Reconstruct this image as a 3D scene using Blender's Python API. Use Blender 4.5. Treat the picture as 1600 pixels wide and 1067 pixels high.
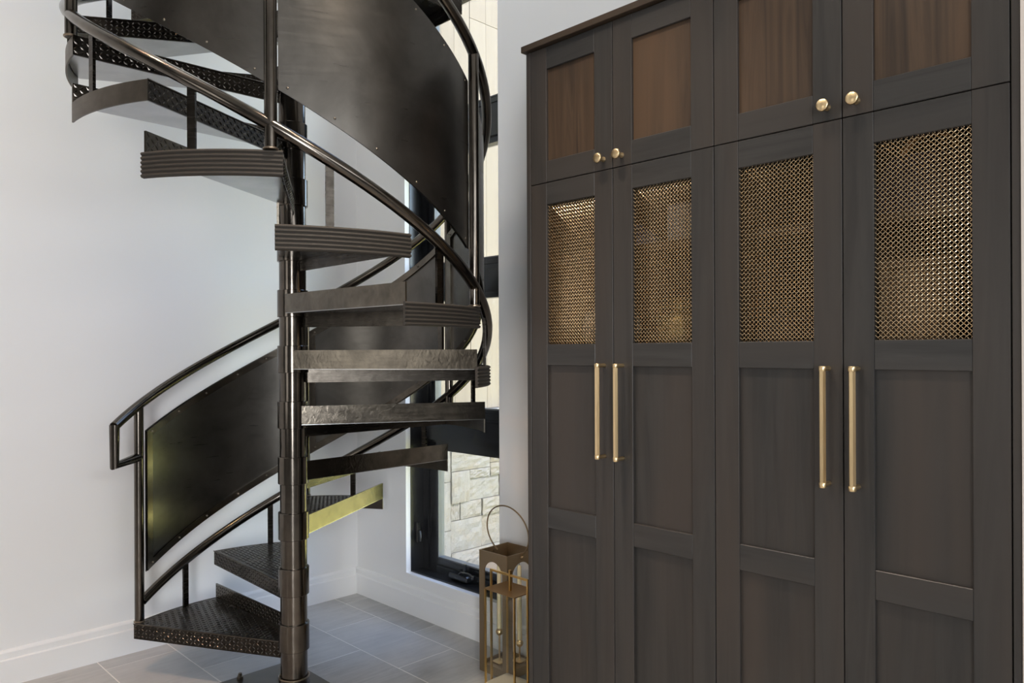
import bpy, bmesh, math, random
from math import sin, cos, pi, radians as R, sqrt
from mathutils import Vector, Matrix
random.seed(7)
SC = bpy.context.scene
COL = SC.collection
for o in list(bpy.data.objects):
    bpy.data.objects.remove(o)

# ------------------------------------------------------------------ camera
YAW = R(44.729); CAMZ = 1.273
cd = bpy.data.cameras.new('camera'); cam = bpy.data.objects.new('camera', cd); COL.objects.link(cam)
cd.sensor_width = 36; cd.lens = 1184.42 / 1600 * 36; cd.shift_y = 14.79 / 1600; cd.clip_start = .02
right = Vector((cos(YAW), -sin(YAW), 0)); back = Vector((-sin(YAW), -cos(YAW), 0)); up = Vector((0, 0, 1))
m = Matrix((right, up, back)).transposed().to_4x4() @ Matrix.Rotation(R(-.2474), 4, 'Z')
m.translation = (0, 0, CAMZ); cam.matrix_world = m
SC.camera = cam
# ------------------------------------------------------------------ view, world, lights
vs = SC.view_settings
vs.view_transform = 'Standard'; vs.look = 'None'; vs.gamma = 1; vs.use_curve_mapping = False
vs.exposure = -0.2
SC.cycles.caustics_reflective = False; SC.cycles.caustics_refractive = False
SC.cycles.max_bounces = 10; SC.cycles.diffuse_bounces = 5; SC.cycles.glossy_bounces = 6
SC.cycles.transparent_max_bounces = 16
SC.cycles.sample_clamp_indirect = 6
w = bpy.data.worlds.new('world'); SC.world = w; w.use_nodes = True
nt = w.node_tree; nt.nodes.clear()
sky = nt.nodes.new('ShaderNodeTexSky'); sky.sky_type = 'NISHITA'; sky.sun_disc = False
sky.sun_elevation = R(52); sky.sun_rotation = R(185); sky.air_density = 1.0; sky.dust_density = 1.0
bg = nt.nodes.new('ShaderNodeBackground'); bg.inputs[1].default_value = 1.8
wo = nt.nodes.new('ShaderNodeOutputWorld')
nt.links.new(sky.outputs[0], bg.inputs[0]); nt.links.new(bg.outputs[0], wo.inputs[0])

def light(kind, name, loc, energy, color, aim=None, size=None, size_y=None, shape='DISK', spread=None):
    l = bpy.data.lights.new(name, kind); o = bpy.data.objects.new(name, l); COL.objects.link(o)
    o.location = loc; l.energy = energy; l.color = color
    if aim is not None:
        d = Vector(aim) - Vector(loc); o.rotation_euler = d.to_track_quat('-Z', 'Y').to_euler()
    if kind == 'AREA':
        l.shape = shape; l.size = size
        if size_y: l.size_y = size_y
        if spread: l.spread = R(spread)
    return l
sun = light('SUN', 'sun', (3, -3, 8), 5.4, (1, .965, .90), aim=(3 + .06, -3 + .62, 8 - .78)); sun.angle = R(1)
WARM = (1, .83, .66)
light('AREA', 'stairwell_downlight', (-.33, 2.45, 4.97), 11, (1, .58, .33), aim=(.1, 2.2, 0), size=.14, spread=70)
light('AREA', 'hall_downlight', (1.1, .80, 3.07), 7, WARM, aim=(1.2, .85, 0), size=.12, spread=130)
light('AREA', 'hall_downlight', (1.1, 1.40, 3.07), 9, WARM, aim=(1.25, 1.45, 0), size=.12, spread=80)
# soft fill lamps added out of view
light('AREA', 'rear_high_fill', (.3, -2.9, 2.55), 64, (.96, .98, 1), aim=(.5, 0, 2.2), size=3.4, size_y=.9, shape='RECTANGLE')  # added broad fill, set high behind the camera
light('AREA', 'rear_low_fill', (-2.0, -2.9, 1.25), 78, (.96, .98, 1), aim=(2.3, 2.6, .9), size=1.5, size_y=2.1, shape='RECTANGLE', spread=95)  # added fill to brighten the corner behind the stairs
light('AREA', 'side_fill', (-3.1, 1.6, 1.45), 15, (1, .97, .92), aim=(0, 1.5, 1.4), size=1.3, size_y=1.5, shape='RECTANGLE')  # added fill from the left, also brightens a tread lip by reflection
light('AREA', 'overhead_fill', (.8, 2.6, 4.9), 36, (.95, .975, 1), aim=(.7, 2.8, 0), size=3.6, size_y=1.3, shape='RECTANGLE')  # added overhead fill for the walls around the stairs

# ------------------------------------------------------------------ materials
MATS = {}
class N:
    def __init__(s, name):
        s.m = bpy.data.materials.new(name); s.m.use_nodes = True; s.t = s.m.node_tree
        s.b = s.t.nodes['Principled BSDF']; MATS[name] = s.m
    def n(s, kind, **kw):
        x = s.t.nodes.new('ShaderNode' + kind)
        for k, v in kw.items():
            if k.startswith('i_'):
                x.inputs[k[2:].replace('_', ' ')].default_value = v
            else:
                setattr(x, k, v)
        return x
    def l(s, a, b): s.t.links.new(a, b)
    def pos(s, scale=(1, 1, 1), obj=False, rnd=True):
        if obj:
            src = s.n('TexCoord').outputs['Object']
        else:
            src = s.n('NewGeometry').outputs['Position']
        mp = s.n('Mapping'); mp.inputs['Scale'].default_value = scale
        if rnd:
            oi = s.n('ObjectInfo'); vm = s.n('VectorMath', operation='SCALE'); vm.inputs[0].default_value = (7.3, 5.1, 9.7)
            s.l(oi.outputs['Random'], vm.inputs['Scale']); ad = s.n('VectorMath', operation='ADD')
            s.l(src, ad.inputs[0]); s.l(vm.outputs[0], ad.inputs[1]); src = ad.outputs[0]
        s.l(src, mp.inputs['Vector'])
        return mp.outputs[0]
    def noise(s, vec, scale=5, detail=4, rough=.5, dist=0):
        x = s.n('TexNoise'); x.inputs['Scale'].default_value = scale; x.inputs['Detail'].default_value = detail
        x.inputs['Roughness'].default_value = rough; x.inputs['Distortion'].default_value = dist
        if vec is not None: s.l(vec, x.inputs['Vector'])
        return x.outputs['Fac']
    def ramp(s, fac, stops):
        x = s.n('ValToRGB'); e = x.color_ramp.elements
        e[0].position, e[0].color = stops[0][0], (*stops[0][1], 1)
        e[1].position, e[1].color = stops[-1][0], (*stops[-1][1], 1)
        for p, c in stops[1:-1]:
            k = e.new(p); k.color = (*c, 1)
        s.l(fac, x.inputs[0]); return x.outputs[0]
    def mapr(s, fac, a, b, lo=0., hi=1.):
        x = s.n('MapRange'); x.inputs[1].default_value = lo; x.inputs[2].default_value = hi
        x.inputs[3].default_value = a; x.inputs[4].default_value = b; s.l(fac, x.inputs[0]); return x.outputs[0]
    def bump(s, h, strength=.2, dist=.002):
        x = s.n('Bump'); x.inputs['Strength'].default_value = strength; x.inputs['Distance'].default_value = dist
        s.l(h, x.inputs['Height']); s.l(x.outputs[0], s.b.inputs['Normal'])
    def set(s, **kw):
        for k, v in kw.items():
            i = s.b.inputs[k.replace('_', ' ')]
            if hasattr(v, 'is_linked') or hasattr(v, 'links'): s.l(v, i)
            elif isinstance(v, tuple): i.default_value = (*v, 1) if len(v) == 3 else v
            else: i.default_value = v
        return s

def plain(name, color, rough=.5, metal=0., spec=.5, bump=None):
    n = N(name); n.set(Base_Color=color, Roughness=rough, Metallic=metal); n.b.inputs['Specular IOR Level'].default_value = spec
    if bump:
        n.bump(n.noise(n.pos((1, 1, 1), rnd=False), bump[0], 5), bump[1], bump[2])
    return n

def steel(name, dark, lite, r0, r1, scale=6, bump=.05, metal=1.0):
    n = N(name); v = n.pos((1, 1, 1))
    f = n.noise(v, scale, 6, .6, .4)
    f2 = n.noise(n.pos((3, 3, 40)), 3, 3)
    n.set(Base_Color=n.ramp(f, [(.3, dark), (.7, lite)]), Roughness=n.mapr(f2, r0, r1), Metallic=metal)
    if bump: n.bump(n.noise(v, 260, 3), bump, .0008)
    return n
    return n
steel('panel_steel', (.080, .075, .068), (.145, .136, .124), .24, .36, 5, .04)
steel('rail_steel', (.085, .075, .065), (.14, .124, .106), .12, .22, 12, .02)
steel('tread_steel', (.10, .088, .074), (.17, .15, .125), .16, .30, 14, .18)
steel('diamond_steel', (.030, .026, .022), (.062, .055, .047), .2, .34, 25, .08)
steel('lug_steel', (.085, .078, .07), (.14, .128, .115), .18, .28, 25, .03)
steel('band_steel', (.09, .079, .066), (.14, .123, .103), .36, .5, 12, .05)
n = steel('lip_steel', (.09, .08, .066), (.17, .15, .122), .15, .28, 14, 0)
n.bump(n.noise(n.pos((1, 1, 1)), 55, 3, .5, .6), .2, .003)
steel('mill_steel', (.34, .34, .34), (.46, .46, .455), .18, .30, 9, .04)
plain('weld_bead', (.30, .24, .18), .35, 1)
plain('bolt_metal', (.24, .21, .17), .3, 1)
plain('rib_rubber', (.042, .036, .030), .62, 0, .3)

n = N('wall_paint'); n.set(Base_Color=(.86, .858, .855), Roughness=.62); n.bump(n.noise(n.pos(rnd=False), 90, 4), .05, .002)
n = N('trim_paint'); n.set(Base_Color=(.88, .88, .878), Roughness=.34)
plain('ceiling_paint', (.78, .78, .77), .8)
plain('beige_paint', (.60, .55, .50), .7)
plain('dark_wall_paint', (.24, .23, .22), .7)
n = N('grout'); n.set(Base_Color=(.88, .85, .81), Roughness=.8)
n = N('tile_slate'); v = n.pos((1, 1, 1)); oi = n.n('ObjectInfo')
f = n.noise(v, 3.2, 9, .62, .8); f2 = n.noise(n.pos((1.2, 9, 1)), 2.2, 7, .65, 1.5)
mixf = n.n('Mix'); mixf.inputs[0].default_value = .45; n.l(f, mixf.inputs[2]); n.l(f2, mixf.inputs[3])
mm = n.n('Math', operation='MULTIPLY_ADD'); n.l(oi.outputs['Random'], mm.inputs[0]); mm.inputs[1].default_value = .16
n.l(mixf.outputs[0], mm.inputs[2])
n.set(Base_Color=n.ramp(mm.outputs[0], [(.36, (.32, .315, .31)), (.56, (.47, .462, .452)), (.78, (.58, .565, .545))]), Roughness=n.mapr(f, .26, .42))
n.bump(f2, .12, .003)

def wood(name, axis, dark, mid, brown):
    n = N(name)
    s_long, s_wide = 1.6, 26
    sc = {'z': (s_wide, s_wide, s_long), 'y': (s_wide, s_long, s_wide)}[axis]
    v = n.pos(sc); f = n.noise(v, 1.0, 6, .6, 1.2)
    sc2 = {'z': (5, 5, .55), 'y': (5, .55, 5)}[axis]
    g = n.noise(n.pos(sc2), 1.0, 3, .5, .6)
    sc3 = {'z': (160, 160, 5), 'y': (160, 5, 160)}[axis]
    h = n.noise(n.pos(sc3), 1.0, 3, .6, .3)
    a = n.ramp(f, [(.32, dark), (.62, mid)])
    mx = n.n('Mix', data_type='RGBA'); n.l(n.mapr(g, 0, 1, .42, .72), mx.inputs[0]); n.l(a, mx.inputs[6]); mx.inputs[7].default_value = (*brown, 1)
    n.set(Base_Color=mx.outputs[2], Roughness=n.mapr(h, .34, .5)); n.bump(h, .22, .0009)
    n.b.inputs['Specular IOR Level'].default_value = .42
    return n
wood('wood_stile', 'z', (.022, .0212, .0205), (.037, .0347, .0325), (.045, .0365, .0310))
wood('wood_rail', 'y', (.022, .0212, .0205), (.038, .0365, .0350), (.041, .0360, .0325))
wood('wood_panel', 'z', (.0205, .0195, .0185), (.034, .0320, .0300), (.044, .0355, .0300))
wood('wood_panel_upper', 'z', (.024, .0170, .0125), (.066, .042, .026), (.085, .050, .028))
wood('wood_cornice', 'y', (.028, .020, .014), (.045, .032, .022), (.06, .039, .024))
wood('wood_inside', 'y', (.030, .018, .010), (.050, .030, .017), (.058, .036, .020))
plain('gap_black', (.004, .004, .004), .9)
n = N('brass'); v = n.pos((60, 60, 6)); n.set(Base_Color=(.90, .69, .40), Metallic=1., Roughness=n.mapr(n.noise(v, 4, 3), .24, .4))
plain('mesh_brass', (.68, .53, .34), .25, 1)
n = N('bronze'); n.set(Base_Color=(.33, .24, .145), Metallic=.85, Roughness=.42)
n = N('gold'); n.set(Base_Color=(.70, .45, .16), Metallic=1., Roughness=.3)
n = N('roof_bronze'); n.set(Base_Color=(.40, .26, .13), Metallic=.9, Roughness=.38)
n = N('candle_wax'); n.set(Base_Color=(.86, .74, .48), Roughness=.5)
n.b.inputs['Subsurface Weight'].default_value = .15; n.b.inputs['Subsurface Radius'].default_value = (.01, .006, .003)
plain('wick', (.03, .025, .02), .9)
plain('frame_black', (.012, .013, .015), .22, 0, .6)
plain('gasket_grey', (.10, .105, .11), .4)
plain('frame_gasket', (.006, .006, .007), .5)
plain('cream_plate', (.75, .66, .5), .4)

def thin_glass(name, tint=(1, 1, 1), refl=.9):
    n = N(name); t = n.t; out = t.nodes['Material Output']
    tr = n.n('BsdfTransparent'); tr.inputs[0].default_value = (*tint, 1)
    gl = n.n('BsdfGlossy'); gl.inputs['Roughness'].default_value = 0.0; gl.inputs[0].default_value = (refl, refl, refl, 1)
    lw = n.n('LayerWeight'); lw.inputs[0].default_value = .5
    pw = n.n('Math', operation='POWER'); n.l(lw.outputs['Facing'], pw.inputs[0]); pw.inputs[1].default_value = 5
    ma = n.n('Math', operation='MULTIPLY_ADD'); n.l(pw.outputs[0], ma.inputs[0]); ma.inputs[1].default_value = .96; ma.inputs[2].default_value = .04
    mx = n.n('MixShader'); n.l(ma.outputs[0], mx.inputs[0]); n.l(tr.outputs[0], mx.inputs[1]); n.l(gl.outputs[0], mx.inputs[2])
    n.l(mx.outputs[0], out.inputs[0]); t.nodes.remove(n.b)
thin_glass('window_glass', (.992, .99, .98)); thin_glass('lantern_glass', (.985, .99, .98))

n = N('limestone'); v = n.pos((1, 1, 1)); oi = n.n('ObjectInfo')
f = n.noise(v, 9, 8, .65, .5); f2 = n.noise(v, 60, 7, .75, .3)
mm = n.n('Math', operation='MULTIPLY_ADD'); n.l(oi.outputs['Random'], mm.inputs[0]); mm.inputs[1].default_value = .24; n.l(f, mm.inputs[2])
n.set(Base_Color=n.ramp(mm.outputs[0], [(.36, (.128, .120, .110)), (.55, (.155, .146, .132)), (.80, (.155, .134, .106))]), Roughness=.85)
n.bump(f2, .7, .012)
plain('mortar', (.10, .097, .09), .95)
n = N('siding_wood'); v = n.pos((14, 14, .9)); f = n.noise(v, 1.4, 6, .6, 1.0); oi = n.n('ObjectInfo')
mm = n.n('Math', operation='MULTIPLY_ADD'); n.l(oi.outputs['Random'], mm.inputs[0]); mm.inputs[1].default_value = .25; n.l(f, mm.inputs[2])
n.set(Base_Color=n.ramp(mm.outputs[0], [(.35, (.128, .102, .075)), (.6, (.148, .121, .090)), (.85, (.162, .136, .104))]), Roughness=.7); n.bump(f, .15, .003)
plain('flashing', (.45, .46, .48), .35, .6)
n = N('lawn_grass'); f = n.noise(n.pos((1, 1, 1), rnd=False), 7, 8, .7)
n.set(Base_Color=n.ramp(f, [(.3, (.60, .56, .12)), (.7, (.86, .76, .25))]), Roughness=.9)
plain('earth', (.12, .09, .06), .95)
plain('exterior_stucco', (.6, .58, .54), .8)

# ------------------------------------------------------------------ mesh helpers
class MB:
    def __init__(s): s.v = []; s.f = []; s.sm = []
    def add(s, vs, fs, smooth=False):
        b = len(s.v); s.v += [tuple(x) for x in vs]; s.f += [tuple(i + b for i in f) for f in fs]; s.sm += [smooth] * len(fs); return s
    def box(s, x0, y0, z0, x1, y1, z1, M=None):
        vs = [Vector((x, y, z)) for z in (z0, z1) for y in (y0, y1) for x in (x0, x1)]
        if M: vs = [M @ v for v in vs]
        return s.add(vs, [(0, 2, 3, 1), (4, 5, 7, 6), (0, 1, 5, 4), (2, 6, 7, 3), (0, 4, 6, 2), (1, 3, 7, 5)])
    def bbox(s, x0, y0, z0, x1, y1, z1, b=.002):
        bm = bmesh.new(); vs = [bm.verts.new((x, y, z)) for z in (z0, z1) for y in (y0, y1) for x in (x0, x1)]
        for q in [(0, 2, 3, 1), (4, 5, 7, 6), (0, 1, 5, 4), (2, 6, 7, 3), (0, 4, 6, 2), (1, 3, 7, 5)]: bm.faces.new([vs[i] for i in q])
        bmesh.ops.bevel(bm, geom=bm.edges[:], offset=b, segments=1, affect='EDGES')
        bm.verts.index_update()
        s.add([v.co.copy() for v in bm.verts], [[v.index for v in f.verts] for f in bm.faces]); bm.free(); return s
    def obox(s, c, ax, ay, az, hx, hy, hz):
        c, ax, ay, az = map(Vector, (c, ax, ay, az))
        vs = [c + ax * (hx * i) + ay * (hy * j) + az * (hz * k) for k in (-1, 1) for j in (-1, 1) for i in (-1, 1)]
        return s.add(vs, [(0, 2, 3, 1), (4, 5, 7, 6), (0, 1, 5, 4), (2, 6, 7, 3), (0, 4, 6, 2), (1, 3, 7, 5)])
    def tube(s, pts, r, n=12, cap=True, smooth=True, closed=False, phase=0.):
        pts = [Vector(p) for p in pts]; L = len(pts); rr = r if isinstance(r, (list, tuple)) else [r] * L
        ref = None; vs = []; fs = []
        for i, p in enumerate(pts):
            if closed: t = (pts[(i + 1) % L] - pts[i - 1]).normalized()
            else:
                a = (p - pts[i - 1]).normalized() if i else None; b = (pts[i + 1] - p).normalized() if i < L - 1 else None
                t = (a + b).normalized() if a and b else (a or b)
            if ref is None:
                ref = Vector((0, 0, 1)) if abs(t.z) < .9 else Vector((1, 0, 0))
            u = (ref - t * ref.dot(t)).normalized(); v = t.cross(u); ref = u
            k = 1.
            if not closed and 0 < i < L - 1:
                k = 1 / max(.5, sqrt((1 + a.dot(b)) / 2))
            for j in range(n):
                q = 2 * pi * j / n + phase
                vs.append(p + (u * cos(q) + v * sin(q)) * rr[i] * (k if n <= 8 and k > 1.02 else 1))
        for i in range(L if closed else L - 1):
            for j in range(n):
                a = i * n + j; b = i * n + (j + 1) % n; c = ((i + 1) % L) * n + (j + 1) % n; d = ((i + 1) % L) * n + j
                fs.append((a, b, c, d))
        s.add(vs, fs, smooth)
        if cap and not closed:
            b0 = len(s.v) - len(vs)
            s.f += [tuple(b0 + j for j in reversed(range(n))), tuple(b0 + (L - 1) * n + j for j in range(n))]; s.sm += [False, False]
        return s
    def lathe(s, prof, n=32, c=(0, 0, 0), M=None, smooth=True):
        vs = []; fs = []
        for r, z in prof:
            for j in range(n):
                a = 2 * pi * j / n; v = Vector((r * cos(a), r * sin(a), z)); v = (M @ v) if M else v; vs.append(v + Vector(c))
        for i in range(len(prof) - 1):
            for j in range(n):
                fs.append((i * n + j, i * n + (j + 1) % n, (i + 1) * n + (j + 1) % n, (i + 1) * n + j))
        return s.add(vs, fs, smooth)
    def prism(s, poly, z0, z1, M=None):
        n = len(poly); vs = [Vector((x, y, z)) for z in (z0, z1) for x, y in poly]
        if M: vs = [M @ v for v in vs]
        return s.add(vs, [tuple(reversed(range(n))), tuple(range(n, 2 * n))] + [(i, (i + 1) % n, n + (i + 1) % n, n + i) for i in range(n)])
    def grid_solid(s, ring_fn, n, smooth=True):
        # ring_fn(i) -> closed cross-section; sweeps sections into a capped solid
        secs = [ring_fn(i) for i in range(n)]; k = len(secs[0]); vs = [p for q in secs for p in q]; fs = []
        for i in range(n - 1):
            for j in range(k):
                fs.append((i * k + j, i * k + (j + 1) % k, (i + 1) * k + (j + 1) % k, (i + 1) * k + j))
        s.add(vs, fs, smooth)
        b = len(s.v) - len(vs)
        s.f += [tuple(b + j for j in reversed(range(k))), tuple(b + (n - 1) * k + j for j in range(k))]; s.sm += [False, False]
        return s
    def mesh(s, name, mat):
        me = bpy.data.meshes.new(name); me.from_pydata(s.v, [], s.f); me.polygons.foreach_set('use_smooth', s.sm)
        me.update()
        bm = bmesh.new(); bm.from_mesh(me); bmesh.ops.recalc_face_normals(bm, faces=bm.faces); bm.to_mesh(me); bm.free()
        if any(s.sm) and hasattr(me, 'set_sharp_from_angle'): me.set_sharp_from_angle(angle=R(42))
        if mat: me.materials.append(MATS[mat])
        return me
    def build(s, name, mat, parent=None, loc=(0, 0, 0), **kw): return put(name, s.mesh(name, mat), parent, loc, **kw)

def put(name, me, parent=None, loc=(0, 0, 0), rz=0., **kw):
    o = bpy.data.objects.new(name, me); COL.objects.link(o); o.parent = parent; o.location = loc; o.rotation_euler = (0, 0, rz)
    for k, v in kw.items(): o[k] = v
    return o
GROUPS = {'tall_cabinet': 'dark wood tall cabinets', 'lantern': 'lanterns beside the cabinet', 'candlestick': 'brass ball candlesticks in the lantern',
          'taper_candle': 'ivory taper candles', 'handbag': 'bags behind the mesh doors', 'storage_box': 'boxes behind the mesh doors'}
def thing(name, label, cat, loc=(0, 0, 0), rz=0., group=None, **kw):
    group = group or GROUPS.get(name)
    o = put(name, None, None, loc, rz, label=label, category=cat, **kw)
    if group: o['group'] = group
    return o
def struct(name, mb, mat, parent=None):
    o = mb.build(name, mat, parent)
    if parent is None: o['kind'] = 'structure'
    return o

# ------------------------------------------------------------------ room shell
XC, YC = 2.2445, 3.4352
XL, YF = -3.2, -3.0
WY0, WY1, WZ0, WZ1 = 2.343, 3.011, .187, 4.3
CE1, CE2, YV = 3.1, 5.0, 1.75
b = MB(); b.box(XC, WY1, -.1, XC + .16, YC + .2, CE2 + .1); b.box(XC, YF - .2, -.1, XC + .16, WY0, CE2 + .1)
b.box(XC, WY0, -.1, XC + .16, WY1, WZ0); b.box(XC, WY0, WZ1, XC + .16, WY1, CE2 + .1)
struct('wall_right', b, 'wall_paint')
struct('wall_back', MB().box(XL - .2, YC, -.1, XC, YC + .2, CE2 + .1), 'wall_paint')
struct('wall_left', MB().box(XL - .2, YF - .2, -.1, XL, YC, CE2 + .1), 'dark_wall_paint')
struct('wall_front', MB().box(XL, YF - .2, -.1, XC, YF, CE2 + .1), 'dark_wall_paint')
struct('wall_cabinet_end', MB().box(1.795, YF, 0, XC, .3605, CE1), 'beige_paint')
struct('ceiling', MB().box(XL, YF, CE1, XC, YV, CE1 + .25), 'ceiling_paint')
struct('ceiling_upper', MB().box(XL, YV - .15, CE2, XC, YC, CE2 + .1), 'ceiling_paint')
struct('wall_bulkhead', MB().box(XL, YV - .15, CE1 + .25, XC, YV, CE2), 'wall_paint')
def baseboard(name, a, bb, nrm):
    a, bb, nrm = Vector(a), Vector(bb), Vector(nrm)
    prof = [(0, 0), (.018, 0), (.018, .098), (.016, .101), (.0115, .103), (.0115, .126), (.007, .134), (.004, .137), (0, .137)]
    mb = MB(); n = len(prof)
    vs = [p + nrm * d + Vector((0, 0, z)) for p in (a, bb) for d, z in prof]
    mb.add(vs, [tuple(range(n)), tuple(reversed(range(n, 2 * n)))] + [(i, (i + 1) % n, n + (i + 1) % n, n + i) for i in range(n)])
    return struct(name, mb, 'trim_paint')
baseboard('baseboard_back', (XL, YC, 0), (XC - .0185, YC, 0), (0, -1, 0))
baseboard('baseboard_right', (XC, YC, 0), (XC, 1.7255, 0), (-1, 0, 0))

# floor: grout bed with one object per tile (0.28 x 0.558, half bond)
floor = struct('floor', MB().box(XL - .1, YF - .1, -.06, XC + .1, YC + .1, -.0009), 'grout')
TW, TL, G = .2795, .558, .0019
def tile_mesh(x0, y0, x1, y1):
    return MB().bbox(x0, y0, -.012, x1, y1, 0, .0012).mesh('floor_tile', 'tile_slate')
std_tile = tile_mesh(-TW / 2 + G, -TL / 2 + G, TW / 2 - G, TL / 2 - G)
row = 0; x1 = 2.0965 + TW
while x1 > XL:
    x0 = x1 - TW; off = 3.3175 if row % 2 == 0 else 3.049
    y1 = off + TL
    while y1 > YF:
        y0 = y1 - TL
        cx0, cx1, cy0, cy1 = max(x0, XL), min(x1, XC), max(y0, YF), min(y1, YC)
        if cx1 - cx0 > .01 and cy1 - cy0 > .01:
            if (cx0, cx1, cy0, cy1) == (x0, x1, y0, y1):
                put('floor_tile', std_tile, floor, ((x0 + x1) / 2, (y0 + y1) / 2, 0))
            else:
                put('floor_tile', tile_mesh(cx0 + G, cy0 + G, cx1 - G, cy1 - G), floor)
        y1 = y0
    x1 = x0; row += 1

# ------------------------------------------------------------------ window
win = put('window_1', None, None, (0, 0, 0), kind='structure', label='tall black framed window of stacked lights behind the staircase')
RX = 2.272; FX = 2.347; SX = 2.392
b = MB()   # white drywall / sill return around the opening
b.box(XC - .0005, WY1 - .002, WZ0, RX, WY1 + .0, WZ1); b.box(XC - .0005, WY0, WZ0, RX, WY0 + .002, WZ1)
b.box(XC - .002, WY0, WZ0 - .004, RX, WY1, WZ0 + .002)
b.build('sill_return', 'trim_paint', win)
b = MB(); b.box(RX, WY1 - .006, WZ0, FX, WY1, WZ1); b.box(RX, WY0, WZ0, FX, WY0 + .006, WZ1); b.box(RX, WY0, WZ0, FX, WY1, WZ0 + .008)
b.box(FX, WY0, WZ0, XC + .16, WY1, WZ0 + .012); b.box(FX, WY1 - .006, WZ0, XC + .16, WY1, WZ1); b.box(FX, WY0, WZ0, XC + .16, WY0 + .006, WZ1)
b.build('jamb', 'frame_black', win)
trans = [(.829, .976), (1.532, 1.67), (2.23, 2.396), (2.95, 3.10)]
for z0, z1 in trans:
    b = MB(); b.box(FX - .012, WY0 + .006, z0 + .012, SX + .03, WY1 - .006, z1 - .03)
    b.box(FX, WY0 + .006, z1 - .03, SX + .02, WY1 - .006, z1 - .018); b.box(FX + .006, WY0 + .006, z1 - .018, SX + .02, WY1 - .006, z1)
    b.box(FX, WY0 + .006, z0, SX + .02, WY1 - .006, z0 + .012)
    b.build('transom', 'frame_black', win)
edges = [(WZ0 + .012, .829)] + [(trans[i][1], trans[i + 1][0]) for i in range(3)] + [(3.10, WZ1)]
for k, (z0, z1) in enumerate(edges):
    s = .062 if k == 0 else .028
    d = .105 if k == 0 else .085
    ya, yb = WY0 + .006, WY1 - .006
    b = MB()
    b.box(FX, yb - .038, z0, SX, yb, z1); b.box(FX + .012, yb - d, z0, SX, yb - .041, z1)
    b.box(FX, ya, z0, SX, ya + d, z1)
    b.box(FX, ya + d, z0, SX, yb - d, z0 + s * .45); b.box(FX + .012, ya + d, z0 + s * .45, SX, yb - d, z0 + s); b.box(FX, ya + d, z1 - s * .6, SX, yb - d, z1)
    sa = b.build('sash', 'frame_black', win)
    g = MB(); g.box(FX + .008, yb - d - .006, z0 + s, SX, yb - d, z1 - s * .6); g.box(FX + .008, ya + d, z0 + s, SX, yb - d - .006, z0 + s + .006)
    g.build('gasket_strip', 'gasket_grey', sa)
    MB().box(FX + .026, ya + d - .004, z0 + s - .004, FX + .030, yb - d + .004, z1 - s * .6 + .004).build('pane', 'window_glass', sa)
# crank operator and latch of the lowest light
cr = MB(); cr.bbox(2.305, 2.635, .199, 2.347, 2.765, .228, .006)
cr = cr.build('crank_operator', 'frame_black', win)
b = MB(); b.tube([(2.318, 2.70, .226), (2.316, 2.68, .240), (2.316, 2.63, .243), (2.314, 2.600, .236)], .006, 8); b.lathe([(0, -.008), (.009, -.008), (.010, 0), (.009, .008), (0, .008)], 12, (2.314, 2.596, .234))
b.build('crank_handle', 'frame_black', cr)
MB().box(2.334, 2.672, .226, 2.343, 2.69, .275).build('sash_clip', 'frame_black', win)
la = MB(); la.bbox(2.295, 2.988, .33, 2.318, 3.005, .43, .003); la.build('latch_plate', 'frame_black', win)
b = MB(); b.tube([(2.306, 2.992, .385), (2.304, 2.975, .384), (2.302, 2.968, .36), (2.300, 2.966, .34)], .005, 8); b.build('latch_lever', 'frame_black', win)

# ------------------------------------------------------------------ outside
struct('ground_outside', MB().box(2.41, -14, -.3, 30, 3.66, -.12), 'earth')
lawn = MB(); lawn.box(2.75, -14, -.119, 30, 3.40, -.10)
o = lawn.build('lawn', 'lawn_grass', None, kind='stuff', label='sunlit yellow green lawn outside the tall window', category='lawn')
wing = struct('wall_exterior', MB().box(2.41, 3.70, -.3, 7.5, 3.95, 4.8), 'mortar')
def stone(x0, z0, x1, z1, d=.045):
    g = .0016; nx, nz = 9, 6; vs = []; fs = []
    x0 += g; x1 -= g; z0 += g; z1 -= g; d += random.uniform(-.008, .010)
    for k in range(nz + 1):
        for i in range(nx + 1):
            e = (i in (0, nx)) or (k in (0, nz))
            x = x0 + (x1 - x0) * i / nx; z = z0 + (z1 - z0) * k / nz
            y = 3.70 - d + (random.uniform(0, .006) if e else random.uniform(-.006, .004))
            vs.append((x, y, z))
    nn = nx + 1
    for k in range(nz):
        for i in range(nx): fs.append((k * nn + i, k * nn + i + 1, (k + 1) * nn + i + 1, (k + 1) * nn + i))
    rim = [i for i in range(nn)] + [k * nn + nx for k in range(1, nz + 1)] + [nz * nn + i for i in range(nx - 1, -1, -1)] + [k * nn for k in range(nz - 1, 0, -1)]
    base = len(vs); vs += [(vs[i][0], 3.70, vs[i][2]) for i in rim]
    for j in range(len(rim)): fs.append((rim[j], base + j, base + (j + 1) % len(rim), rim[(j + 1) % len(rim)]))
    mb = MB(); mb.add(vs, fs); return mb.build('stone', 'limestone', wing)
TOPZ = .86
vis = [(3.078, .640, 3.50, .86), (3.078, .512, 3.412, .640), (3.412, .538, 3.66, .640), (3.078, .311, 3.232, .512), (3.232, .450, 3.412, .512),
       (3.412, .450, 3.66, .538), (3.232, .311, 3.50, .450), (3.078, .201, 3.158, .311), (3.158, .200, 3.342, .311), (3.342, .0, 3.62, .200),
       (3.342, .200, 3.62, .311), (3.078, 0, 3.342, .200), (3.50, .311, 3.66, .450), (3.50, .640, 3.80, .86), (3.078, -.12, 3.45, 0), (3.45, -.12, 3.8, 0),
       (3.62, 0, 3.9, .2), (3.62, .2, 3.9, .311), (3.66, .311, 3.9, .45), (3.66, .45, 3.9, .64), (3.80, .64, 4.1, .86)]
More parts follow.
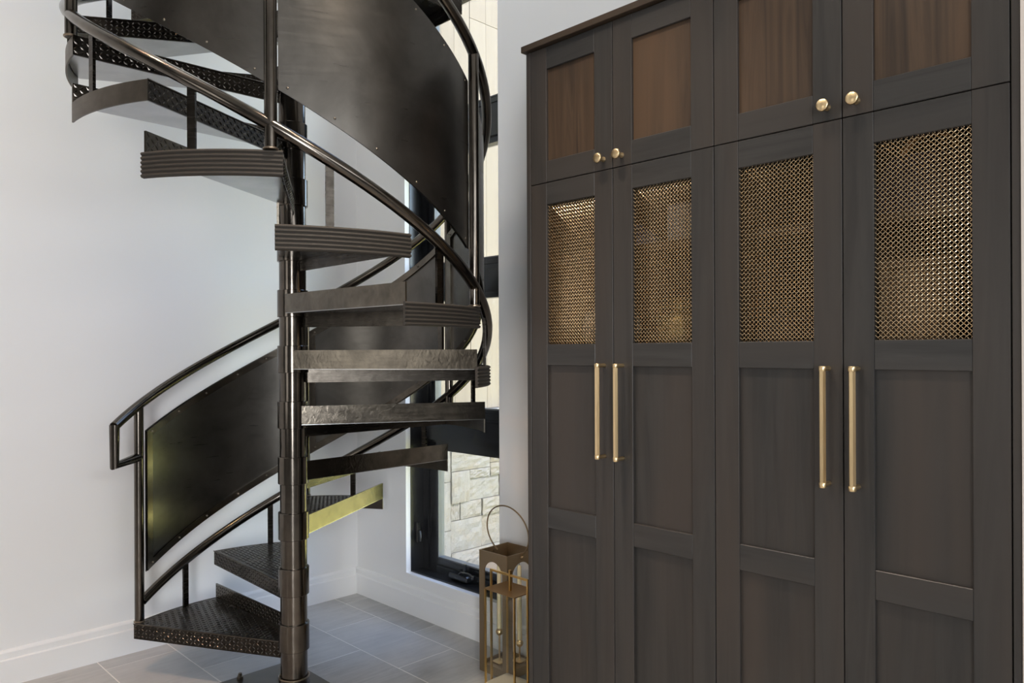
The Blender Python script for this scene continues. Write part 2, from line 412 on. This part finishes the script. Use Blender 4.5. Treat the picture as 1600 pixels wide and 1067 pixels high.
for r in vis: stone(*r)
z = -.12
for h in (.265, .306, .21, .199):     # narrow corner column
    stone(2.82, z, 3.078, z + h, .038); z += h
z = -.12
while z < TOPZ - .03:                 # courses to either side
    h = min(random.choice((.11, .14, .2)), TOPZ - z)
    if TOPZ - (z + h) < .06: h = TOPZ - z
    stone(2.43, z, 2.60, z + h); stone(2.60, z, 2.82, z + h); z += h
z = -.12
while z < TOPZ - .03:
    h = min(random.choice((.11, .14, .2)), TOPZ - z)
    if TOPZ - (z + h) < .06: h = TOPZ - z
    x = 4.1 if z > .6 else 3.9
    while x < 6.6:
        ww = random.uniform(.22, .48); stone(x, z, x + ww, z + h); x += ww
    z += h
MB().box(2.43, 3.615, .862, 7.0, 3.70, .895).build('ledge', 'flashing', wing)
seams = [2.43, 2.57, 2.71, 2.85, 2.985, 3.13, 3.262, 3.405, 3.545, 3.69, 3.83, 3.97, 4.11, 4.25, 4.4, 4.54, 4.68, 4.82]
for i in range(len(seams) - 1):
    zs = [.897, 4.7]
    if 2 < i < 12: zs = [.897, [2.3, 1.9, 3.43, 2.9, 3.9][i % 5] if i != 6 else 3.43, 4.7]
    for z0, z1 in zip(zs, zs[1:]):
        MB().bbox(seams[i] + .0012, 3.67 + .002 * (i % 2), z0 + .001, seams[i + 1] - .0012, 3.6995, z1 - .001, .0012).build('siding_board', 'siding_wood', wing)

# ------------------------------------------------------------------ spiral staircase
PX, PY = 1.3897, 2.5481
RISE = .203; RO = .718; TH0 = 119.1
st = thing('spiral_staircase', 'dark steel spiral staircase with diamond plate treads and curved sheet panels', 'staircase', (PX, PY, 0))
def pol(r, deg, z): return Vector((r * cos(R(deg)), r * sin(R(deg)), z))
def helix(deg): return RISE * (1 + (TH0 - deg) / 30)
MB().bbox(-.15, -.30, 0, .15, .30, .011, .002).build('base_plate', 'panel_steel', st)
hexb = MB(); hexb.lathe([(0, .034), (.006, .034), (.0075, .032), (.0075, .022), (.012, .022), (.013, .020), (.013, .011)], 6, smooth=False)
hexm = hexb.mesh('anchor_bolt', 'bolt_metal')
for x in (-.078, .122):
    for y in (-.277, .277): put('anchor_bolt', hexm, st, (x, y, 0))
b = MB(); b.lathe([(.048, .011), (.048, 4.3)], 40); b.lathe([(0, 4.3), (.048, 4.3)], 40); b.build('center_pole', 'rail_steel', st)
def collar(z0, z1):
    mb = MB(); mb.lathe([(.048, z0), (.0535, z0), (.0549, z0 + .0015), (.0549, z1 - .0015), (.0535, z1), (.048, z1)], 40)
    return mb
cb = collar(.011, .082); cb.build('base_collar', 'rail_steel', st)
w_ = MB(); w_.tube([pol(.0535, a, .083) for a in range(0, 360, 12)], .003, 6, closed=True); w_.build('weld_ring', 'weld_bead', st)

# --- one tread (front edge along +x, rear edge 31 degrees clockwise), top of plate at z = 0
REAR = -31.
ftip = pol(RO, 0, 0); rtip = pol(RO, REAR, 0)
fd = Vector((1, 0, 0)); rd = Vector((cos(R(REAR)), sin(R(REAR)), 0)); rp = Vector((sin(R(REAR)), -cos(R(REAR)), 0))
froot = Vector((.052, .008, 0)); rroot = rd * .032 + rp * .045
fe = (ftip - froot).normalized(); re_ = (rtip - rroot).normalized()
fn = Vector((-fe.y, fe.x, 0)); rn = Vector((re_.y, -re_.x, 0))
poly = [tuple(froot.xy)] + [tuple(pol(RO - .001, REAR * k / 10, 0).xy) for k in range(11)] + [tuple(rroot.xy)]
plate_me = MB().prism(poly, -.006, 0).mesh('tread', 'diamond_steel')
under_me = MB().prism([(q[0] * .99, q[1] * .99) for q in poly], -.0085, -.0062).mesh('underside', 'mill_steel')
nose_me = MB().obox((froot + ftip) / 2 + Vector((0, 0, -.029)) - fn * .003, fe, fn, up, (ftip - froot).length / 2, .003, .029).mesh('nosing', 'diamond_steel')
lip_me = MB().obox((rroot + rtip) / 2 + Vector((0, 0, .0275)) - rn * .003, re_, rn, up, (rtip - rroot).length / 2, .003, .0335).mesh('back_lip', 'lip_steel')
def band(ribbed):
    mb = MB()
    if not ribbed:
        def ring(i):
            a = REAR * i / 24; return [pol(RO - .005, a, -.058), pol(RO, a, -.058), pol(RO, a, .001), pol(RO - .005, a, .001)]
        mb.grid_solid(ring, 25); return mb.mesh('outer_band', 'band_steel')
    prof = [(0, -.071)]
    nr = 6; hh = .073 / nr
    for k in range(nr):
        for q in range(6):
            t = (q + .5) / 6; prof.append((.004 + .009 * sin(pi * t) ** .6, -.071 + hh * (k + t)))
    prof.append((0, .002))
    def ring(i):
        a = .4 + (REAR - .8) * i / 24; return [pol(RO - .004 + d, a, z) for d, z in prof]
    mb.grid_solid(ring, 25); return mb.mesh('outer_band', 'rib_rubber')
band_s, band_r = band(False), band(True)
# raised lugs of the checker plate
def lug(mb, c, t, nn, L=.0083, W=.0031, H=.0020):
    s_ = nn.cross(t); c = Vector(c)
    mb.add([c - t * L, c + s_ * W, c + t * L, c - s_ * W, c - t * L * .45 + nn * H, c + t * L * .45 + nn * H],
           [(0, 3, 5, 4), (3, 2, 5), (2, 1, 4, 5), (1, 0, 4)])
def lugs_on(mb, org, u, v, nn, ulen, vlen, p=.0185, inside=None):
    nu = int(ulen / .0175); nv = max(1, round(vlen / p))
    for i in range(nu):
        for j in range(nv):
            a = (i + .5) * ulen / nu; bb = (j + .5) * vlen / nv; c = org + u * a + v * bb
            if inside and not inside(c): continue
            s_ = 1 if (i + j) % 2 else -1
            lug(mb, c, (u + v * s_).normalized(), nn)
def in_tread(c):
    r = c.xy.length
    if r > RO - .016 or r < .062: return False
    return (c - froot).dot(fn) < -.010 and (c - rroot).dot(rn) < -.012
lb = MB()
lugs_on(lb, froot + fn * .002, fe, -fn, up, RO, .42, .0165, in_tread)
lugs_on(lb, froot + Vector((0, 0, -.055)), fe, up, fn, (ftip - froot).length, .054, .0142)
lugs_on(lb, rroot - rn * .006 + Vector((0, 0, .004)), re_, up, -rn, (rtip - rroot).length, .054, .0142)
lug_me = lb.mesh('checker_lugs', 'lug_steel')
col_me = collar(-.021, .078).mesh('collar', 'rail_steel')
wl = MB(); wl.tube([froot + fn * .001 + Vector((0, 0, .0005)), ftip + fn * .001 + Vector((0, 0, .0005))], .0025, 6)
weld_me = wl.mesh('weld_seam', 'tread_steel')
NT = 13
balm = None
for k in range(1, NT + 1):
    a = R(TH0 - 30 * (k - 1)); z = RISE * k
    t = put('tread', plate_me, st, (0, 0, z), a)
    put('underside', under_me, t); put('nosing', nose_me, t); put('back_lip', lip_me, t)
    ob = put('outer_band', band_r if 6 <= k <= 9 else band_s, t)
    if 6 <= k <= 9: ob['label'] = 'ribbed dark outer band'
    put('checker_lugs', lug_me, t, kind='stuff'); put('collar', col_me, t); put('weld_seam', weld_me, t)
# --- posts, balusters, rails
RR = .716
def hrail(deg): return helix(deg) + .845
def brail(deg): return helix(deg) + .056
posts = [TH0 - 60 * k - 2.2 for k in range(7)]
for i, d in enumerate(posts):
    z0 = RISE * (1 + 2 * i) + (.002 if i else 0)
    c = pol(RR, d, 0)
    b = MB(); b.tube([c + Vector((0, 0, z0)), c + Vector((0, 0, hrail(d)))], .0178, 20)
    po = b.build('post', 'rail_steel', st)
    b = MB(); b.tube([c + Vector((.0185 * cos(q), .0185 * sin(q), z0 + .003)) for q in [2 * pi * j / 16 for j in range(16)]], .0035, 6, closed=True)
    b.build('weld', 'weld_bead', po)
b = MB(); b.tube([pol(RR, d, brail(d)) for d in [posts[0] - 1 - k * 2.5 for k in range(int((posts[0] - posts[6]) / 2.5) + 1)]], .0185, 16)
b.build('bottom_rail', 'rail_steel', st)
hp = [pol(RR, d, hrail(d)) for d in [127.4 - k * 2.5 for k in range(int((127.4 - posts[6]) / 2.5) + 2)]]
b = MB(); b.tube(hp, .0185, 16); b.build('handrail', 'rail_steel', st)
e0 = hp[0]; pc = pol(RR, posts[0], 0)
b = MB(); low = e0.z - .150
b.tube([e0 + Vector((0, 0, .006)), Vector((e0.x, e0.y, low)), Vector((pc.x, pc.y, low + .016))], .0185, 16)
b.build('rail_return', 'rail_steel', st)
fb = MB(); 
for k in range(1, NT + 1):
    d = TH0 - 30 * (k - 1) - 19.5
    c = pol(.711, d, 0); tan = Vector((-sin(R(d)), cos(R(d)), 0)); rad = Vector((cos(R(d)), sin(R(d)), 0))
    z0 = RISE * k; z1 = brail(d) - .010
    fb = MB(); fb.obox(c + Vector((0, 0, (z0 + z1) / 2)), tan, rad, up, .0115, .0045, (z1 - z0) / 2)
    fb.build('baluster', 'diamond_steel', st)
# --- curved sheet panels between the posts
def arcstrip(r0, r1, d0, d1, zlo, zhi, n=25):
    mb = MB()
    def ring(i):
        d = d0 + (d1 - d0) * i / (n - 1); h = helix(d)
        return [pol(r0, d, h + zlo), pol(r1, d, h + zlo), pol(r1, d, h + zhi), pol(r0, d, h + zhi)]
    mb.grid_solid(ring, n); return mb
bolt_me = MB()
bolt_me.lathe([(0, .0085), (.002, .0083), (.0036, .0070), (.0040, .0055), (.0040, -.008), (.0036, -.0100), (.002, -.0113), (0, -.0115)], 10, M=Matrix.Rotation(pi / 2, 4, 'Y'))
bolt_me = bolt_me.mesh('bolt', 'bolt_metal')
LO, HI = .170, .734
for i in range(6):
    d0 = posts[i] - 1.55; d1 = posts[i + 1] + 1.55
    pn = arcstrip(.700, .704, d0, d1, LO, HI, 33).build('sheet_panel', 'panel_steel', st)
    b = arcstrip(.692, .6995, d0, d1, LO + .004, LO + .034); b.build('edge_bar', 'tread_steel', pn)
    b = arcstrip(.692, .6995, d0, d1, HI - .034, HI - .004); b.build('edge_bar', 'tread_steel', pn)
    for da, db in ((d0, d0 - 2.2), (d1 + 2.2, d1)):
        arcstrip(.691, .6995, da, db, LO + .034, HI - .034, 4).build('edge_bar', 'tread_steel', pn)
    for f in (.035, .22, .40, .60, .78, .965):
        d = d0 + (d1 - d0) * f
        for zz in (LO + .019, HI - .019):
            c = pol(.698, d, helix(d) + zz); put('bolt', bolt_me, pn, c, R(d))
# landing plate where the stair arrives
ld = [(.03, -.138), (.71, -.138), (.71, .20), (.03, .20)]
lp = MB().prism(ld, 2.742, 2.75).build('landing_plate', 'diamond_steel', st)
b = MB(); b.box(.704, -.138, 2.69, .71, .20, 2.742); b.box(.03, -.138, 2.69, .704, -.132, 2.742); b.box(.03, .194, 2.69, .704, .20, 2.742)
b.build('landing_lip', 'diamond_steel', lp)

# ------------------------------------------------------------------ tall cabinets
CX = 1.80; YA = 1.7254; DW = .3366; STL = .0697
GAPZ, CRZ = 1.8149, 2.2534
MZ0, MZ1 = 1.2942, 1.7440
P1B, P1T, P2B, P2T, DB = .7704, 1.2262, .17, .7024, .10
UB, UT = 1.885, 2.1806
DT = .021; g = .0013
# woven wire infill, one mesh for all four doors (origin at lower inner corner, Y to the left)
mw, mh, pit, wr, amp = DW - 2 * STL, MZ1 - MZ0, .0079, .00122, .00155
wm = MB(); q2 = 1 / sqrt(2)
def clip(px, pz, dx, dz):
    t0, t1 = -9., 9.
    for p, d, hi in ((px, dx, mw), (pz, dz, mh)):
        a, bb = sorted(((0 - p) / d, (hi - p) / d)); t0 = max(t0, a); t1 = min(t1, bb)
    return t0, t1
for fam in (0, 1):
    dx, dz = (q2, q2) if fam == 0 else (q2, -q2)
    nx_, nz_ = (-q2, q2) if fam == 0 else (q2, q2)
    for i in range(-60, 90):
        px, pz = nx_ * i * pit, nz_ * i * pit
        t0, t1 = clip(px, pz, dx, dz)
        if t1 - t0 < .003: continue
        ts = [t0] + [k * pit / 2 for k in range(math.ceil(t0 / pit * 2 + .15), math.floor(t1 / pit * 2 - .15) + 1)] + [t1]
        pts = []
        for t in ts:
            k = t / (pit / 2); off = 0.
            kk = round(k)
            if abs(k - kk) < 1e-6 and kk % 2 == 0:
                j = kk // 2
                off = amp * (1 if ((i + j) % 2 == 0) == (fam == 0) else -1)
            elif abs(k - kk) > 1e-6:
                off = 0
            pts.append((off, -(px + dx * t), pz + dz * t))
        wm.tube(pts, wr, 5, cap=False)
mesh_me = wm.mesh('wire_mesh', 'mesh_brass')
kn = MB(); Mk = Matrix.Rotation(-pi / 2, 4, 'Y')
kn.lathe([(0, .034), (.0125, .034), (.0142, .0325), (.0145, .031), (.0145, .0265), (.0138, .0255), (.0065, .0245), (.0058, .022), (.0056, .006), (.008, .0025), (.008, 0)], 28, M=Mk)
knob_me = kn.mesh('knob', 'brass')
pl = MB(); L0, L1 = .950, 1.2345
pl.tube([(-.035, 0, L0 + .012), (-.035, 0, L1 - .012)], .0078, 6, smooth=False, phase=pi / 6)
for zc in (L0 + .006, L1 - .006):
    pl.lathe([(0, -.006), (.0078, -.006), (.0086, -.005), (.0086, .005), (.0078, .006), (0, .006)], 20, (-.035, 0, zc))
    pl.tube([(-.032, 0, zc), (0, 0, zc)], .0058, 14)
pull_me = pl.mesh('pull_handle', 'brass')
def board(name, mat, parent, x0, y0, z0, x1, y1, z1, bv=.0008): return MB().bbox(x0, y0, z0, x1, y1, z1, bv).build(name, mat, parent)
def door(parent, k, upper, knob_side):
    yl = YA - k * DW - g; yr = YA - (k + 1) * DW + g
    z0, z1 = (GAPZ + g, CRZ - g) if upper else (DB, GAPZ - g)
    il, ir = YA - k * DW - STL, YA - (k + 1) * DW + STL
    b = MB(); b.bbox(CX, il, z0, CX + DT, yl, z1, .0008); b.bbox(CX, yr, z0, CX + DT, ir, z1, .0008)
    d = b.build('cabinet_door', 'wood_stile', parent)
    rails = [(z0, UB), (UT, z1)] if upper else [(z0, P2B), (P2T, P1B), (P1T, MZ0), (MZ1, z1)]
    for a, c in rails: board('rail', 'wood_rail', d, CX + .0002, ir, a, CX + DT, il, c, .0016)
    pans = [(UB, UT)] if upper else [(P2B, P2T), (P1B, P1T)]
    for a, c in pans: board('panel', 'wood_panel_upper' if upper else 'wood_panel', d, CX + .0095, ir - .004, a - .004, CX + .0165, il + .004, c + .004)
    if not upper:
        put('wire_mesh', mesh_me, d, (CX + .010, il, MZ0), kind='stuff', label='woven brass wire mesh')
    ky = YA - (k + 1) * DW + .034 if knob_side == 'r' else YA - k * DW - .034
    if upper: put('knob', knob_me, d, (CX, ky, GAPZ + .032), label='round brass knob')
    else: put('pull_handle', pull_me, d, (CX, ky, 0), label='long brass bar pull')
    return d
def cabinet(k, label, endpanel):
    c = thing('tall_cabinet', label, 'cabinet')
    y1 = YA - k * DW; y0 = y1 - 2 * DW; XB = XC - .004
    b = MB()
    b.box(CX + DT + .001, y1 - .019, .0, XB, y1 - .001, CRZ); b.box(CX + DT + .001, y0 + .001, 0, XB, y0 + .019, CRZ)
    b.box(CX + DT + .001, y0 + .019, GAPZ - .014, XB - .012, y1 - .019, GAPZ + .004)
    b.box(CX + DT + .001, y0 + .019, CRZ - .019, XB - .012, y1 - .019, CRZ - .001)
    b.box(CX + .08, y0 + .019, 0, CX + .10, y1 - .019, DB)
    b.build('carcass', 'wood_inside', c)
    MB().box(XB - .012, y0 + .019, .0, XB, y1 - .019, CRZ).build('back_panel', 'wood_inside', c)
    MB().box(CX + DT + .03, y0 + .019, 1.568, XB - .012, y1 - .019, 1.587).build('shelf', 'wood_inside', c)
    MB().box(CX + DT + .03, y0 + .019, 1.245, XB - .012, y1 - .019, 1.264).build('shelf', 'wood_inside', c)
    MB().box(CX + DT + .03, y0 + .019, .62, XB - .012, y1 - .019, .639).build('shelf', 'wood_inside', c)
    MB().box(CX + DT + .002, y0 + .019, DB, XB - .012, y1 - .019, DB + .018).build('shelf', 'wood_inside', c)
    if endpanel == 'l': board('end_panel', 'wood_stile', c, CX, YA + .0015, 0, XB, YA + .0195, CRZ)
    if endpanel == 'r': board('filler_strip', 'wood_stile', c, CX - .0, .3615, 0, XB, y0 - .0015, CRZ)
    for i in (0, 1):
        door(c, k + i, True, 'r' if i == 0 else 'l'); door(c, k + i, False, 'r' if i == 0 else 'l')
    return c
cabinet(0, 'left dark wood tall cabinet, nearest the staircase, with brass mesh doors', 'l')
cabinet(2, 'right dark wood tall cabinet, farthest from the staircase, with brass mesh doors', 'r')
b = MB(); b.bbox(CX - .018, .3615, CRZ + .0005, XC - .004, YA + .027, CRZ + .021, .0015)
o = b.build('cabinet_cornice', 'wood_cornice', None, label='thin dark wood cornice board lying along the top of both tall cabinets', category='cornice')

# things on the shelves behind the wire mesh
def lathe_thing(name, label, cat, mat, prof, loc, n=32, M=None, group=None):
    mb = MB(); mb.lathe(prof, n, M=M); o = mb.build(name, mat, None, loc=loc, label=label, category=cat)
    return o
plain('pale_ceramic', (.26, .24, .2), .3); plain('blue_grey_ceramic', (.15, .15, .21), .3); plain('silver_box', (.30, .28, .27), .4)
plain('red_box', (.5, .07, .03), .5); plain('olive_gold', (.36, .27, .10), .35, .6); plain('purple_leather', (.035, .028, .04), .5)
plain('tan_leather', (.42, .17, .05), .5); plain('tan_board', (.17, .11, .065), .7); plain('dark_cloth', (.02, .018, .018), .8)
S1, S2 = 1.5885, 1.2655
lathe_thing('serving_bowl', 'wide blue grey bowl upside down on the upper shelf behind the leftmost mesh door', 'bowl', 'blue_grey_ceramic',
            [(0, .085), (.03, .085), (.032, .078), (.07, .062), (.105, .03), (.12, 0), (.117, 0), (.10, .028), (.065, .056), (0, .066)], (2.0, 1.46, S1))
lathe_thing('round_jar', 'rounded pale patterned jar on the lower shelf behind the leftmost mesh door', 'jar', 'pale_ceramic',
            [(0, 0), (.05, 0), (.085, .03), (.10, .08), (.085, .13), (.05, .155), (.035, .165), (.03, .175), (0, .18)], (2.0, 1.55, S2))
def tote(name, label, mat, strap, x0, x1, y0, y1, z, h, sh):
    t = thing(name, label, 'bag', ((x0 + x1) / 2, (y0 + y1) / 2, z))
    hx, hy = (x1 - x0) / 2, (y1 - y0) / 2
    mb = MB(); secs = []
    def ring(i):
        f = i / 6; s_ = 1 - .28 * f ** 2; zz = h * f
        return [Vector((a * hx * s_ * (1 - .5 * f), c * hy * s_, zz)) for a, c in ((-1, -1), (-.4, -1.04), (.4, -1.04), (1, -1), (1, 1), (.4, 1.04), (-.4, 1.04), (-1, 1))]
    mb.grid_solid(ring, 7); mb.build('body', mat, t)
    mb = MB(); mb.tube([(0, hy * .55 * cos(q), h * .96 + sh * sin(q)) for q in [pi * j / 14 for j in range(15)]], .008, 8); mb.build('strap', strap, t)
    return t
tote('handbag', 'dark bag with a brown strap on the upper shelf behind the rightmost mesh door', 'purple_leather', 'tan_leather', 1.90, 2.05, .47, .69, S1, .15, .055)
tote('handbag', 'low black bag at the bottom behind the third mesh door from the left', 'dark_cloth', 'dark_cloth', 1.90, 2.04, .80, 1.0, S2, .10, .03)
t = thing('storage_box', 'silver box with a red end, upper shelf, second mesh door from left', 'box', (1.95, 1.16, S1))
MB().bbox(-.06, -.02, 0, .06, .10, .11, .003).build('body', 'silver_box', t); MB().bbox(-.0605, -.05, 0, .0605, -.0205, .11, .003).build('end_cap', 'red_box', t)
t = thing('storage_box', 'tan lidded box on the lower shelf behind the rightmost mesh door', 'box', (2.0, .60, S2))
MB().bbox(-.06, -.085, 0, .06, .085, .20, .004).build('body', 'tan_board', t); MB().bbox(-.064, -.089, .201, .064, .089, .225, .004).build('lid', 'tan_board', t)
t = thing('gold_vase', 'squat gold vase on the lower shelf behind the second mesh door from the left', 'vase', (1.98, 1.27, S2))
mb = MB(); mb.lathe([(0, 0), (.04, 0), (.065, .03), (.075, .07), (.06, .11), (.03, .13), (.028, .15), (.04, .165), (.037, .165), (.024, .15), (0, .14)], 28); mb.build('body', 'olive_gold', t)
for s_ in (-1, 1):
    mb = MB(); mb.tube([(0, s_ * .03, .14), (0, s_ * .07, .14), (0, s_ * .085, .11), (0, s_ * .073, .08)], .005, 8); mb.build('handle', 'olive_gold', t)
cs_prof = [(0, 0), (.035, 0), (.035, .006), (.012, .012), (.006, .02), (.006, .10), (.011, .107), (.012, .125), (.009, .125), (0, .12)]
for i, (y, nm) in enumerate(((.985, 'gold candlestick nearer the left behind the third mesh door from the left'), (.895, 'gold candlestick nearer the right behind the third mesh door from the left'))):
    mb = MB(); mb.lathe([(r, z * (1.1 - .12 * i)) for r, z in cs_prof], 20); mb.build('candle_holder', 'gold', None, (2.10, y, S2), label=nm, category='candlestick', group='gold candlesticks behind the mesh')

# ------------------------------------------------------------------ lanterns by the window
lx0, lx1, ly0, ly1, lh = 2.037, 2.197, 2.088, 2.248, .481
T = thing('lantern', 'tall bronze lantern with arched open sides and a wire loop handle beside the cabinet', 'lantern', ((lx0 + lx1) / 2, (ly0 + ly1) / 2, 0))
H2 = .08; th = .004
def arch_side(M):
    # plate with an arched opening, in local (u along width, w up), thickness th
    ow, sp = .052, .393; out = []
    outer_l = [(-H2, 0), (-H2, lh)]; mb = MB()
    arc = [(ow * cos(q), sp + ow * sin(q)) for q in [pi - pi * j / 16 for j in range(17)]]
    # strips: left leg, right leg, head built from quads between arc and top edge
    def quad(pts):
        vs = [Vector((x, 0, z)) for x, z in pts] + [Vector((x, th, z)) for x, z in pts]; n = len(pts)
        mb.add([M @ v for v in vs], [tuple(range(n)), tuple(reversed(range(n, 2 * n)))] + [(i, (i + 1) % n, n + (i + 1) % n, n + i) for i in range(n)])
    quad([(-H2, 0), (-ow, 0), (-ow, sp), (-H2, sp)]); quad([(ow, 0), (H2, 0), (H2, sp), (ow, sp)])
    quad([(-H2, sp), (-ow, sp), (-ow, lh), (-H2, lh)]); quad([(ow, sp), (H2, sp), (H2, lh), (ow, lh)])
    for j in range(16):
        a, c = arc[j], arc[j + 1]; quad([a, c, (c[0], lh), (a[0], lh)])
    quad([(-ow, 0), (ow, 0), (ow, .035), (-ow, .035)])
    return mb
for q in range(4):
    M = Matrix.Rotation(q * pi / 2, 4, 'Z') @ Matrix.Translation((0, -H2 + .0002, 0))
    arch_side(M).build('arched_side', 'bronze', T)
MB().box(-H2 + th, -H2 + th, .018, H2 - th, H2 - th, .024).build('tray', 'bronze', T)
hb = MB(); pts = []
for j in range(41):
    q = R(-56 + 292 * j / 40)
    pts.append((0, .118 * cos(q) + .012 * sin(q) , .552 - 0 + .1 * sin(q)))
hb.tube(pts, .0030, 8); hb.build('wire_handle', 'bronze', T)
for s_ in (-1, 1):
    b = MB()
    b.lathe([(0, .010), (.006, .009), (.008, .006), (.008, -.010), (0, -.010)], 12, (0, s_ * .079, .462), M=Matrix.Rotation(pi / 2 * (-s_), 4, 'X'))
    b.build('pivot_bolt', 'bronze', T)
gx0, gx1, gy0, gy1, gh = 1.903, 2.022, 1.915, 2.073, .395
Gl = thing('lantern', 'shorter gold framed glass lantern standing in front of the tall bronze lantern', 'lantern', ((gx0 + gx1) / 2, (gy0 + gy1) / 2, 0))
hx, hy = (gx1 - gx0) / 2, (gy1 - gy0) / 2
for sx in (-1, 1):
    for sy in (-1, 1):
        MB().box(sx * hx - .003 * (1 + sx), sy * hy - .003 * (1 + sy), 0, sx * hx + .003 * (1 - sx), sy * hy + .003 * (1 - sy), gh - .004).build('corner_bar', 'gold', Gl)
MB().bbox(-hx - .002, -hy - .002, gh - .004, hx + .002, hy + .002, gh, .001).build('roof_plate', 'roof_bronze', Gl)
MB().bbox(-hx + .001, -hy + .001, .040, hx - .001, hy - .001, .046, .001).build('floor_plate', 'cream_plate', Gl)
for a in (-1, 1):
    MB().box(a * (hx - .004) - .001, -hy + .0065, .047, a * (hx - .004) + .001, hy - .0065, gh - .018).build('glass_pane', 'lantern_glass', Gl)
    MB().box(-hx + .0065, a * (hy - .004) - .001, .047, hx - .0065, a * (hy - .004) + .001, gh - .018).build('glass_pane', 'lantern_glass', Gl)
HB = .451
LXO = -.014
b = MB(); b.box(LXO - .0035, -hy - .026, HB - .0035, LXO + .0035, hy + .014, HB + .0035)
b.box(LXO - .0035, hy + .007, 0, LXO + .0035, hy + .014, HB - .0035); b.box(LXO - .0035, -hy - .026, 0, LXO + .0035, -hy - .019, HB - .0035)
b.build('loop_handle', 'gold', Gl)
MB().box(LXO - .0042, -.0162, gh, LXO + .0042, -.0078, .470).build('centre_post', 'gold', Gl)

def candlestick(x, y, hball, label, clabel, ch, tilt=0):
    t = thing('candlestick', label, 'candlestick', (x, y, .0242), group=None)
    MB().bbox(-.023, -.023, 0, .023, .023, .005, .0008).build('base', 'brass', t)
    b = MB(); b.tube([(0, 0, .005), (0, 0, hball - .012)], .0036, 12); b.build('stem', 'brass', t)
    b = MB(); pr = [(.0148 * sin(q), hball - .0148 * cos(q)) for q in [pi * j / 14 for j in range(15)]]
    b.lathe(pr, 24); b.build('ball', 'brass', t)
    c = thing('taper_candle', clabel, 'candle', (x, y, .0242 + hball + .0137))
    b = MB(); b.lathe([(0, 0), (.0098, 0), (.0100, .002), (.0082, ch - .006), (.004, ch), (0, ch)], 18); b.build('wax', 'candle_wax', c)
    b = MB(); b.tube([(0, 0, ch), (.0005, 0, ch + .006), (.002, 0, ch + .011)], .0008, 5); b.build('wick', 'wick', c)
candlestick(2.104, 2.203, .122, 'brass ball candlestick with the longer stem inside the bronze lantern', 'ivory taper candle on the candlestick with the longer stem', .27)
candlestick(2.168, 2.152, .072, 'brass ball candlestick with the shorter stem inside the bronze lantern', 'ivory taper candle on the candlestick with the shorter stem', .30)
